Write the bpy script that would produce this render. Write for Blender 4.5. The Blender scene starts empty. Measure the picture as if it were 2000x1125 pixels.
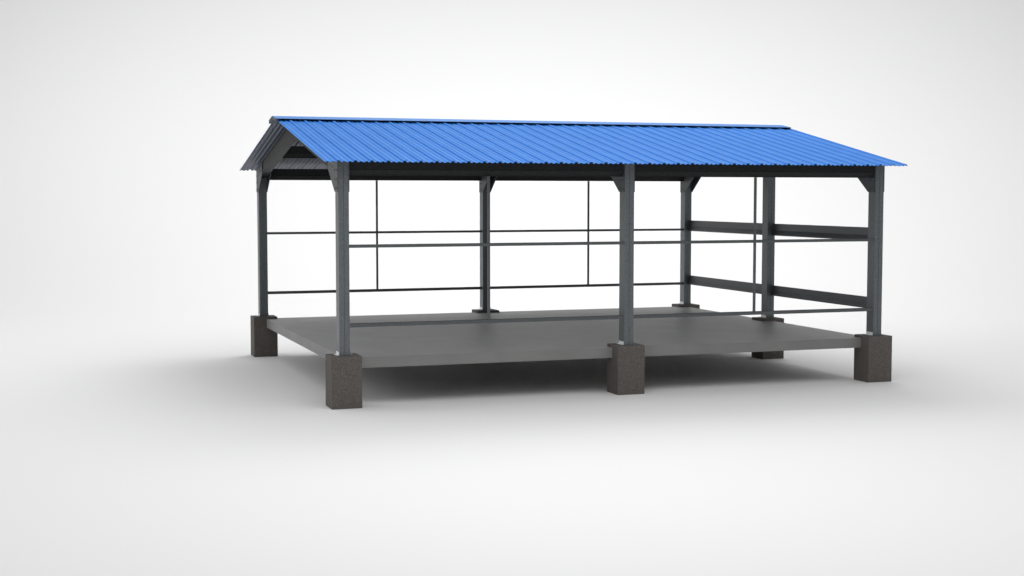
import bpy, bmesh, math, random
from mathutils import Vector, Matrix
random.seed(4)
S = bpy.context.scene
COL = S.collection

# ------------------------------------------------------------------ materials
def mat(name, rgb, rough=.5, metal=0., rgb2=None, scale=20., detail=4., lo=.4, hi=.6,
        bump=0., bscale=80., stretch=None, spec=.5, rvar=0.):
    m = bpy.data.materials.new(name); m.use_nodes = True
    nt = m.node_tree; N = nt.nodes; Lk = nt.links
    b = N['Principled BSDF']
    b.inputs['Roughness'].default_value = rough
    b.inputs['Metallic'].default_value = metal
    b.inputs['Specular IOR Level'].default_value = spec
    b.inputs['Base Color'].default_value = (*rgb, 1)
    tc = N.new('ShaderNodeTexCoord'); mp = N.new('ShaderNodeMapping')
    Lk.new(tc.outputs['Object'], mp.inputs['Vector'])
    if stretch: mp.inputs['Scale'].default_value = stretch
    if rgb2:
        nz = N.new('ShaderNodeTexNoise'); nz.inputs['Scale'].default_value = scale
        nz.inputs['Detail'].default_value = detail
        Lk.new(mp.outputs[0], nz.inputs['Vector'])
        cr = N.new('ShaderNodeValToRGB')
        cr.color_ramp.elements[0].position = lo; cr.color_ramp.elements[1].position = hi
        cr.color_ramp.elements[0].color = (*rgb, 1); cr.color_ramp.elements[1].color = (*rgb2, 1)
        Lk.new(nz.outputs['Fac'], cr.inputs['Fac']); Lk.new(cr.outputs[0], b.inputs['Base Color'])
        if rvar:
            mr = N.new('ShaderNodeMapRange')
            mr.inputs['To Min'].default_value = rough - rvar; mr.inputs['To Max'].default_value = rough + rvar
            mr.inputs['From Min'].default_value = .3; mr.inputs['From Max'].default_value = .7
            Lk.new(nz.outputs['Fac'], mr.inputs['Value']); Lk.new(mr.outputs[0], b.inputs['Roughness'])
    if bump:
        n2 = N.new('ShaderNodeTexNoise'); n2.inputs['Scale'].default_value = bscale
        n2.inputs['Detail'].default_value = 5
        Lk.new(tc.outputs['Object'], n2.inputs['Vector'])
        bp = N.new('ShaderNodeBump'); bp.inputs['Strength'].default_value = bump
        bp.inputs['Distance'].default_value = .004
        Lk.new(n2.outputs['Fac'], bp.inputs['Height']); Lk.new(bp.outputs[0], b.inputs['Normal'])
    return m

M = {
 'floor':  mat('studio_white', (.86,.86,.86), .75, spec=.25),
 'steel':  mat('galvanised_steel', (.115,.130,.138), .42, .35, (.165,.182,.19), 55, 6, .35, .65, .15, 120, rvar=.08),
 'beam':   mat('dark_galvanised_steel', (.085,.093,.098), .45, .35, (.12,.13,.135), 40, 6, .35, .65, .12, 120, rvar=.08),
 'dark':   mat('shaded_dark_steel', (.016,.017,.018), .6, 0, (.026,.027,.028), 40, 6, .35, .65, .1, 120, spec=.2),  # dark steel, with roof shade and dark reflections put into its colour
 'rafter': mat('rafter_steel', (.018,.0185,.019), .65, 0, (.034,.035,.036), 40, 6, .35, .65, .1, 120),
 'lit_zinc':   mat('side_lit_zinc', (.72,.73,.74), .35, .25, (.82,.83,.84), 60, 4),  # whitened for left-facing brackets: the light they catch is put into the colour
 'plate':  mat('gusset_steel', (.062,.069,.074), .5, .2, (.085,.093,.098), 35, 6, .35, .65, .12, 120),
 'conc':   mat('footing_concrete', (.100,.090,.083), .85, 0, (.172,.157,.146), 85, 3, .44, .70, .5, 60, spec=.3),
 'slab':   mat('smooth_concrete_slab', (.215,.215,.213), .48, 0, (.25,.25,.247), 1.6, 8, .3, .7, .08, 160, spec=.4),
 'blue':   mat('blue_painted_sheet', (.030,.225,.71), .5, 0, (.038,.25,.77), 3, 4, .3, .7, spec=.15),
 'cap':    mat('blue_painted_ridge', (.05,.25,.72), .45, 0, (.06,.27,.76), 4, 4, spec=.3),
 'under':  mat('grey_backing_coat', (.042,.055,.092), .5, .1, (.058,.072,.112), 6, 5, .3, .7),
}

# ------------------------------------------------------------------ helpers
def tag(o, label=None, cat=None, group=None, kind=None):
    if label: o['label'] = label
    if cat: o['category'] = cat
    if group: o['group'] = group
    if kind: o['kind'] = kind
    return o
def obj(name, bm, mats, parent=None, loc=(0,0,0), bevel=0.):
    bmesh.ops.recalc_face_normals(bm, faces=bm.faces)
    me = bpy.data.meshes.new(name); bm.to_mesh(me); bm.free()
    for m in (mats if isinstance(mats, (list, tuple)) else [mats]): me.materials.append(m)
    o = bpy.data.objects.new(name, me); COL.objects.link(o)
    o.location = loc
    if parent: o.parent = parent
    if bevel:
        md = o.modifiers.new('bevel', 'BEVEL'); md.width = bevel; md.segments = 2
        md.limit_method = 'ANGLE'; md.angle_limit = math.radians(30); md.harden_normals = False
    return o
def box(bm, x0, x1, y0, y1, z0, z1):
    v = [bm.verts.new((x, y, z)) for x in (x0, x1) for y in (y0, y1) for z in (z0, z1)]
    for f in ((0,1,3,2),(4,6,7,5),(0,4,5,1),(2,3,7,6),(0,2,6,4),(1,5,7,3)):
        bm.faces.new([v[i] for i in f])
def prism(bm, pts, a, b, axis):
    """closed outline pts (2-D) swept from a to b along axis: 'x': pts=(y,z); 'y': pts=(x,z); 'z': pts=(x,y)"""
    def P(p, t):
        return {'x': (t, p[0], p[1]), 'y': (p[0], t, p[1]), 'z': (p[0], p[1], t)}[axis]
    A = [bm.verts.new(P(p, a)) for p in pts]; B = [bm.verts.new(P(p, b)) for p in pts]
    n = len(pts)
    for i in range(n): bm.faces.new((A[i], A[(i+1) % n], B[(i+1) % n], B[i]))
    bm.faces.new(A[::-1]); bm.faces.new(B)
def thicken(line, t):
    """outline of an open polyline given thickness t"""
    L_, R_ = [], []
    for i, p in enumerate(line):
        a = Vector(line[max(i-1, 0)]); c = Vector(line[min(i+1, len(line)-1)]); q = Vector(p)
        d1 = (q-a).normalized() if i else (c-q).normalized()
        d2 = (c-q).normalized() if i < len(line)-1 else d1
        n1 = Vector((-d1.y, d1.x)); n2 = Vector((-d2.y, d2.x)); n = (n1+n2)
        n.normalize(); k = t/2/max(n.dot(n1), .4)
        L_.append(tuple(q+n*k)); R_.append(tuple(q-n*k))
    return L_ + R_[::-1]
def bolt(bm, x, y, z, sx, r=.011, h=.009):
    """hexagonal bolt head whose axis is x"""
    pts = [(y+r*math.cos(k*math.pi/3), z+r*math.sin(k*math.pi/3)) for k in range(6)]
    prism(bm, pts, x, x+sx*h, 'x')

# ------------------------------------------------------------------ dimensions (metres)
L = 4.5; W = 7.05; H = .765                    # bay, depth, footing height
CW, CD = .155, .205                            # post section
SL = .20                                       # roof slope
YE = -.5; ZE = 3.572                           # eave
YR = W/2
def sheet_z(y): return ZE + SL*((y-YE) if y <= YR else (W-YE-y))

# ------------------------------------------------------------------ the setting: studio sweep
def make_sweep():
    bm = bmesh.new()
    yaw = -.3356
    o0 = Vector((2.5, 2.5, 0)); f = Vector((-math.sin(yaw), math.cos(yaw), 0)); r = Vector((math.cos(yaw), math.sin(yaw), 0))
    prof = [(-42, 0), (-20, 0), (0, 0), (6, 0)]
    R = 30; d0 = 11
    for k in range(0, 65):
        a = math.pi/2*k/64
        prof.append((d0+R*math.sin(a), R*(1-math.cos(a))))
    prof.append((d0+R, 34))
    xs = [-60, -30, 0, 30, 60]
    rows = [[bm.verts.new(o0+f*d+r*x+Vector((0, 0, z))) for x in xs] for d, z in prof]
    for i in range(len(rows)-1):
        for j in range(len(xs)-1):
            fc = bm.faces.new((rows[i][j], rows[i][j+1], rows[i+1][j+1], rows[i+1][j])); fc.smooth = True
    return bm
tag(obj('ground', make_sweep(), M['floor']), kind='structure')

# ------------------------------------------------------------------ footings and slab
foots = [
 (0,   0,   'brown speckled concrete block under the front left corner post, nearest to the camera'),
 (L,   0,   'brown speckled concrete block under the middle post of the front side'),
 (2*L, 0,   'brown speckled concrete block under the front right corner post'),
 (0,   W,   'brown speckled concrete block under the rear left corner post, left of the slab'),
 (L,   W,   'brown concrete block under the middle rear post, only its top edge showing above the slab'),
 (2*L, W,   'brown concrete block under the rear right corner post, a thin rim behind the slab'),
 (2*L, W/2, 'brown concrete block under the extra right end post, showing above and below the slab'),
]
fb = bmesh.new(); box(fb, -.225, .225, -.2185, .2185, 0, H)
foot0 = None
for x, y, lab in foots:
    if foot0 is None:
        o = foot0 = obj('footing_block', fb, M['conc'], bevel=.004)
    else:
        o = foot0.copy(); COL.objects.link(o)
    o.location = (x, y, 0)
    tag(o, lab, 'concrete block', 'concrete footing blocks under the steel posts')

bm = bmesh.new()
box(bm, .0182, 2*L-.0182, .0115, W-.0115, .5592, .7224)
tag(obj('floor_slab', bm, M['slab'], bevel=.003), 'flat grey concrete floor slab held up between the brown footing blocks', 'floor slab')

# ------------------------------------------------------------------ the shelter
shed = bpy.data.objects.new('open_shelter', None); COL.objects.link(shed)
shed.empty_display_size = .3; shed.location = (0, 0, 0)
tag(shed, 'open sided grey steel frame shelter with blue corrugated gable roof on concrete blocks', 'shelter')

def post_bm(top0, top1):
    """two channels toe to toe: a box with a narrow seam down its front and rear face; top cut to the roof slope"""
    bm = bmesh.new()
    w, d, g, gd = CW/2, CD/2, .003, .008
    pts = [(-w, -d), (-g, -d), (-g, -d+gd), (g, -d+gd), (g, -d), (w, -d),
           (w, d), (g, d), (g, d-gd), (-g, d-gd), (-g, d), (-w, d)]
    prism(bm, pts, H+.008, top0, 'z')
    for v in bm.verts:
        if v.co.z > H+.1: v.co.z = top0 + (top1-top0)*(v.co.y+d)/CD
    return bm
def gusset_bm(sx, x0=CW/2+.0015):
    bm = bmesh.new()
    d = CD/2
    pts = [(-d-.004, 3.147), (d+.006, 3.147), (.56, 3.49), (.56, 3.715), (-d-.004, 3.60)]
    a, b = sx*x0, sx*(x0+.008)
    prism(bm, pts, min(a, b), max(a, b), 'x')
    for (y, z) in ((-.06, 3.2), (.05, 3.2), (-.06, 3.33), (.07, 3.33), (-.06, 3.46), (.09, 3.46), (.25, 3.52), (.25, 3.62), (.44, 3.55), (.44, 3.66)):
        bolt(bm, b, y, z, sx)
    return bm
def bracket_bm(sx):
    bm = bmesh.new(); w = CW/2; d = CD/2-.012
    pts = [(sx*(w+.001), H+.0085), (sx*(w+.045), H+.0085), (sx*(w+.045), H+.0145), (sx*(w+.012), H+.0145), (sx*(w+.008), H+.058), (sx*(w+.001), H+.058)]
    prism(bm, pts, -d, d, 'y')
    return bm
PM = {}
def make_post(x, y, face, top0, top1, gus=True):
    """face=+1: outer side towards -y (front row); -1: rear row"""
    key = (face, gus)
    def lk(name, key2, f, m, parent, bev=.0):
        k = (name, key2)
        if k in PM:
            o = PM[k].copy(); COL.objects.link(o); o.parent = parent; return o
        o = obj(name, f(), m, parent, bevel=bev); PM[k] = o; return o
    p = lk('post', (top0, top1), lambda: post_bm(top0, top1), M['steel'], shed)
    p.location = (x-.010, y, 0)
    if face < 0: p.rotation_euler = (0, 0, math.pi)
    lk('base_plate', 0, lambda: (lambda b: (box(b, -.115, .115, -.125, .125, H+.001, H+.008), b)[1])(bmesh.new()), M['steel'], p)
    for s in (-1, 1): lk('base_bracket', s*face+10*s, lambda: bracket_bm(s), M['lit_zinc'] if s*face < 0 else M['steel'], p)  # left-facing brackets get the lit colour, right-facing ones plain steel
    if gus:
        for s in (-1, 1): lk('gusset_plate', s, lambda: gusset_bm(s), M['plate'], p)
    return p
CYF = -.031; 
for x in (0, L, 2*L): make_post(x, CYF, 1, 3.605, 3.646)
for x in (0, L, 2*L): make_post(x, W-CYF-.03, -1, 3.605, 3.646)
make_post(2*L, W/2, 1, 3.98, 3.98, gus=False)

# rafters: box section following the slope, over each frame
def rafter_bm(x, side):
    bm = bmesh.new()
    w = CW/2-.002; t = .014
    y0, y1 = -.133+CD+.002, YR-.001
    def zt(y): return sheet_z(y)-.050
    def zb(y): return sheet_z(y)-.265
    if side < 0: f = lambda y: W-y
    else: f = lambda y: y
    # toe-to-toe channels: flange strips stand 4 mm proud of the web
    def strip(xa, xb, o0, o1):
        A = [bm.verts.new((xx, f(yy), sheet_z(yy)-oo)) for yy in (y0, y1) for xx in (xa, xb) for oo in (o0, o1)]
        for q in ((0,1,3,2),(4,6,7,5),(0,4,5,1),(2,3,7,6),(0,2,6,4),(1,5,7,3)):
            bm.faces.new([A[i] for i in q])
    strip(x-w+.006, x+w-.006, .052, .263)
    strip(x-w, x+w, .265, .272); strip(x-w, x+w, .043, .050)
    strip(x-w, x-w+.004, .2625, .230); strip(x+w-.004, x+w, .2625, .230)
    strip(x-w, x-w+.004, .0525, .080); strip(x+w-.004, x+w, .0525, .080)
    return bm
for x in (0, L, 2*L):
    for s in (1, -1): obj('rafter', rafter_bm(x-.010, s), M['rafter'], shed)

# rolled profile shared by eave beams, purlins and end rails: hat web over a swept-in lower strip
def rail_profile(h, d, t=.004):
    """in (u, z), u<0 is the seen side: plain web, swept-back lower strip, bottom lip"""
    return thicken([(d*.5, h-.016), (d*.5, h-.002), (-d*.5, h-.002), (-d*.5, h*.42), (-d*.56, h*.39), (d*.10, h*.09), (d*.10, .002), (d*.6, .002), (d*.6, .018)], t)
def along_x(name, x0, x1, y, z, h, d, s, m):
    bm = bmesh.new()
    prism(bm, [(y + s*u, z+v) for u, v in rail_profile(h, d)], x0, x1, 'x')
    return obj(name, bm, m, shed)
g = CW/2+.0125
for (xa, xb) in ((0, L), (L, 2*L)):
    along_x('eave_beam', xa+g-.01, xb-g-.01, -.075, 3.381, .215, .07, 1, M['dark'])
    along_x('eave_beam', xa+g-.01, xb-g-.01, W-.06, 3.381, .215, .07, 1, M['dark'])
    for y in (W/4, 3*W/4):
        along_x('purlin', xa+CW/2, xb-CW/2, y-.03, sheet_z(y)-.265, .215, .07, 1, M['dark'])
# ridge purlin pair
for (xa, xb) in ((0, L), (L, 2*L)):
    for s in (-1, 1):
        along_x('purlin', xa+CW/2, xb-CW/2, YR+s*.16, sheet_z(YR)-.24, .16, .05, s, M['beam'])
# stubs carrying the sheet on the eave beams
# slim rails of front and rear side: lipped channel lying on its back, open upwards
def slim_rail(x0, x1, y, zt, zb, s):
    bm = bmesh.new(); t = .003
    line = [(.0015, zt), (.0015, zb), (.06, zb), (.06, zt+.004)]
    prism(bm, [(y+s*u, z) for u, z in thicken(line, t)], x0, x1, 'x')
    return obj('side_rail', bm, M['beam'], shed)
g2 = CW/2+.0015
for (xa, xb) in ((0, L), (L, 2*L)):
    for zt, zb in ((1.227, 1.178), (2.377, 2.336)):
        slim_rail(xa+g2-.010, xb-g2-.010, -.123, zt, zb, 1)
    for zt, zb in ((1.235, 1.189), (2.379, 2.341)):
        slim_rail(xa+g2-.010, xb-g2-.010, W-.05, zt, zb, 1)
# thin vertical bars at mid bay
for xm, xr in ((L/2-.046, L/2-.007), (L*1.5-.052, L*1.5-.010)):
    bm = bmesh.new(); box(bm, xm-.0195, xm+.0195, -.115, -.085, 1.2285, 3.379); obj('vertical_bar', bm, M['beam'], shed, bevel=.003)
    bm = bmesh.new(); box(bm, xr-.019, xr+.019, W-.035, W-.005, 1.2365, 3.379); obj('vertical_bar', bm, M['beam'], shed, bevel=.003)
# deep rails closing the right end
def end_rail(y0, y1, z0, z1):
    bm = bmesh.new(); h = z1-z0
    c = .04
    line = [(c+.012, h-.016), (c+.012, h-.002), (c-.012, h-.002), (c-.012, h*.42), (c-.016, h*.38), (c-.038, h*.08), (c-.036, .002), (c+.012, .002), (c+.012, .018)]
    prism(bm, [(2*L+u, z0+v) for u, v in thicken(line, .004)], y0, y1, 'y')
    return obj('end_rail', bm, M['beam'], shed)
for z0, z1 in ((1.197, 1.388), (2.332, 2.556)):
    end_rail(-.031+CD/2+.001, W/2-CD/2-.001, z0, z1)
    end_rail(W/2+CD/2+.001, W-CD/2-.001, z0, z1)

# ------------------------------------------------------------------ roof
PITCH = .2408; X0, X1 = -.357, 9.272
def sheet_line():
    """ribbed profile (x, h): one tall rib and two low ones per pitch"""
    keys = [(-.5, 0)]
    base = [(-.036,0),(-.030,.002),(-.017,.022),(-.012,.025),(.012,.025),(.017,.022),(.030,.002),(.036,0),
            (.053,0),(.062,.006),(.070,.012),(.086,.012),(.094,.006),(.103,0),
            (.1378,0),(.1468,.006),(.1548,.012),(.1708,.012),(.1788,.006),(.1878,0)]
    pts = []
    k = -2
    while True:
        xc = -.154 + k*PITCH
        if xc > X1+.3: break
        for u, h in base: pts.append((xc+u, h))
        k += 1
    out = []
    for i, (x, h) in enumerate(pts):
        if x < X0:
            x2, h2 = pts[i+1]
            if x2 > X0: out.append((X0, h+(h2-h)*(X0-x)/(x2-x)))
        elif x > X1:
            x1, h1 = pts[i-1]
            if x1 < X1: out.append((X1, h1+(h-h1)*(X1-x1)/(x-x1)))
        else: out.append((x, h))
    return out
def roof_sheet(side):
    bm = bmesh.new(); line = sheet_line(); t = .006
    ys = [YE, YR-.02]
    top, bot = [], []
    nseg = 10
    for k in range(nseg+1):
        y = ys[0]+(ys[1]-ys[0])*k/nseg
        yy = y if side > 0 else W-y
        z = sheet_z(y)
        top.append([bm.verts.new((x, yy, z+h)) for x, h in line])
        bot.append([bm.verts.new((x, yy, z+h-t)) for x, h in line])
    n = len(line)
    for k in range(nseg):
        for i in range(n-1):
            bm.faces.new((top[k][i], top[k][i+1], top[k+1][i+1], top[k+1][i]))
            f = bm.faces.new((bot[k][i], bot[k+1][i], bot[k+1][i+1], bot[k][i+1])); f.material_index = 1
    for k in (0, nseg):
        for i in range(n-1): bm.faces.new((top[k][i], bot[k][i], bot[k][i+1], top[k][i+1]))
    for k in range(nseg):
        for i in (0, n-1): bm.faces.new((top[k][i], top[k+1][i], bot[k+1][i], bot[k][i]))
    return obj('roof_sheet', bm, [M['blue'], M['under']], shed)
roof_sheet(1); roof_sheet(-1)
bm = bmesh.new()
zc = 4.414
prism(bm, thicken([(YR-.352, zc-.060), (YR-.012, zc-.001), (YR, zc), (YR+.012, zc-.001), (YR+.352, zc-.060)], .004), -.402, 9.245, 'x')
bmesh.ops.recalc_face_normals(bm, faces=bm.faces)
for f in bm.faces:
    if f.normal.z < .1: f.material_index = 1
# grey closures filling the two open ends between cap and sheet
for xa, xb in ((-.399, -.352), (9.20, 9.242)):
    k = len(bm.faces)
    prism(bm, [(YR-.345, zc-.062), (YR, zc-.003), (YR+.345, zc-.062), (YR+.345, sheet_z(YR-.345)-.008), (YR, sheet_z(YR)-.012), (YR-.345, sheet_z(YR-.345)-.008)], xa, xb, 'x')
    bm.faces.ensure_lookup_table()
    for f in bm.faces[k:]: f.material_index = 1
obj('ridge_cap', bm, [M['cap'], M['under']], shed)

# ------------------------------------------------------------------ camera
cam = bpy.data.cameras.new('camera'); co = bpy.data.objects.new('camera', cam); COL.objects.link(co)
cam.sensor_width = 36; cam.lens = 2782.55/2000*36; cam.clip_end = 400; cam.clip_start = .1
co.location = (-4.4998, -20.3858, 3.1149); co.rotation_euler = (math.pi/2-.0659, 0, -.3356)
S.camera = co

# ------------------------------------------------------------------ light
w = bpy.data.worlds.new('World'); S.world = w; w.use_nodes = True
bg = w.node_tree.nodes['Background']; bg.inputs[0].default_value = (1, 1, 1, 1); bg.inputs[1].default_value = .25
# the studio is brighter overhead than at eye level
nt = w.node_tree; tc = nt.nodes.new('ShaderNodeTexCoord'); sp = nt.nodes.new('ShaderNodeSeparateXYZ'); mr = nt.nodes.new('ShaderNodeMapRange')
nt.links.new(tc.outputs['Generated'], sp.inputs[0]); nt.links.new(sp.outputs['Z'], mr.inputs['Value'])
mr.inputs['To Min'].default_value = .32; mr.inputs['To Max'].default_value = .78
# and darker on the camera's side of the room
dt = nt.nodes.new('ShaderNodeVectorMath'); dt.operation = 'DOT_PRODUCT'; dt.inputs[1].default_value = (.329, .944, 0)
nt.links.new(tc.outputs['Generated'], dt.inputs[0])
m2 = nt.nodes.new('ShaderNodeMapRange'); m2.inputs['From Min'].default_value = -.8; m2.inputs['From Max'].default_value = .2
m2.inputs['To Min'].default_value = .77; m2.inputs['To Max'].default_value = .955
nt.links.new(dt.outputs['Value'], m2.inputs['Value'])
mu = nt.nodes.new('ShaderNodeMath'); mu.operation = 'MULTIPLY'
nt.links.new(mr.outputs[0], mu.inputs[0]); nt.links.new(m2.outputs[0], mu.inputs[1])
nt.links.new(mu.outputs[0], bg.inputs[1])
def area(name, loc, target, size, power, sy=None, color=(1, 1, 1)):
    l = bpy.data.lights.new(name, 'AREA'); l.shape = 'RECTANGLE' if sy else 'DISK'; l.size = size
    if sy: l.size_y = sy
    l.energy = power; l.color = color
    o = bpy.data.objects.new(name, l); COL.objects.link(o); o.location = loc
    o.rotation_euler = (Vector(target)-Vector(loc)).to_track_quat('-Z', 'Y').to_euler()
    return o
area('rear_softbox', (8, 12, 17), (8, 12, 0), 12, 1264)
area('ceiling_softbox', (6, 12, 20), (6, 12, 0), 26, 640)
area('ground_softbox', (16, 13, 11), (16, 15, 0), 12, 57)
area('middle_softbox', (3, -5, 12), (4, -2, 0), 12, 265)
area('near_softbox', (1, -7, 7), (1, -7, 0), 7, 160)
area('left_softbox', (-16, 8, 9), (2, 4, 1), 7, 530)
area('background_softbox', (10, 22, 18), (16, 38, 2), 46, 2090, sy=9)

S.cycles.diffuse_bounces = 8
S.view_settings.view_transform = 'Standard'; S.view_settings.look = 'None'
S.view_settings.exposure = 0; S.view_settings.gamma = 1
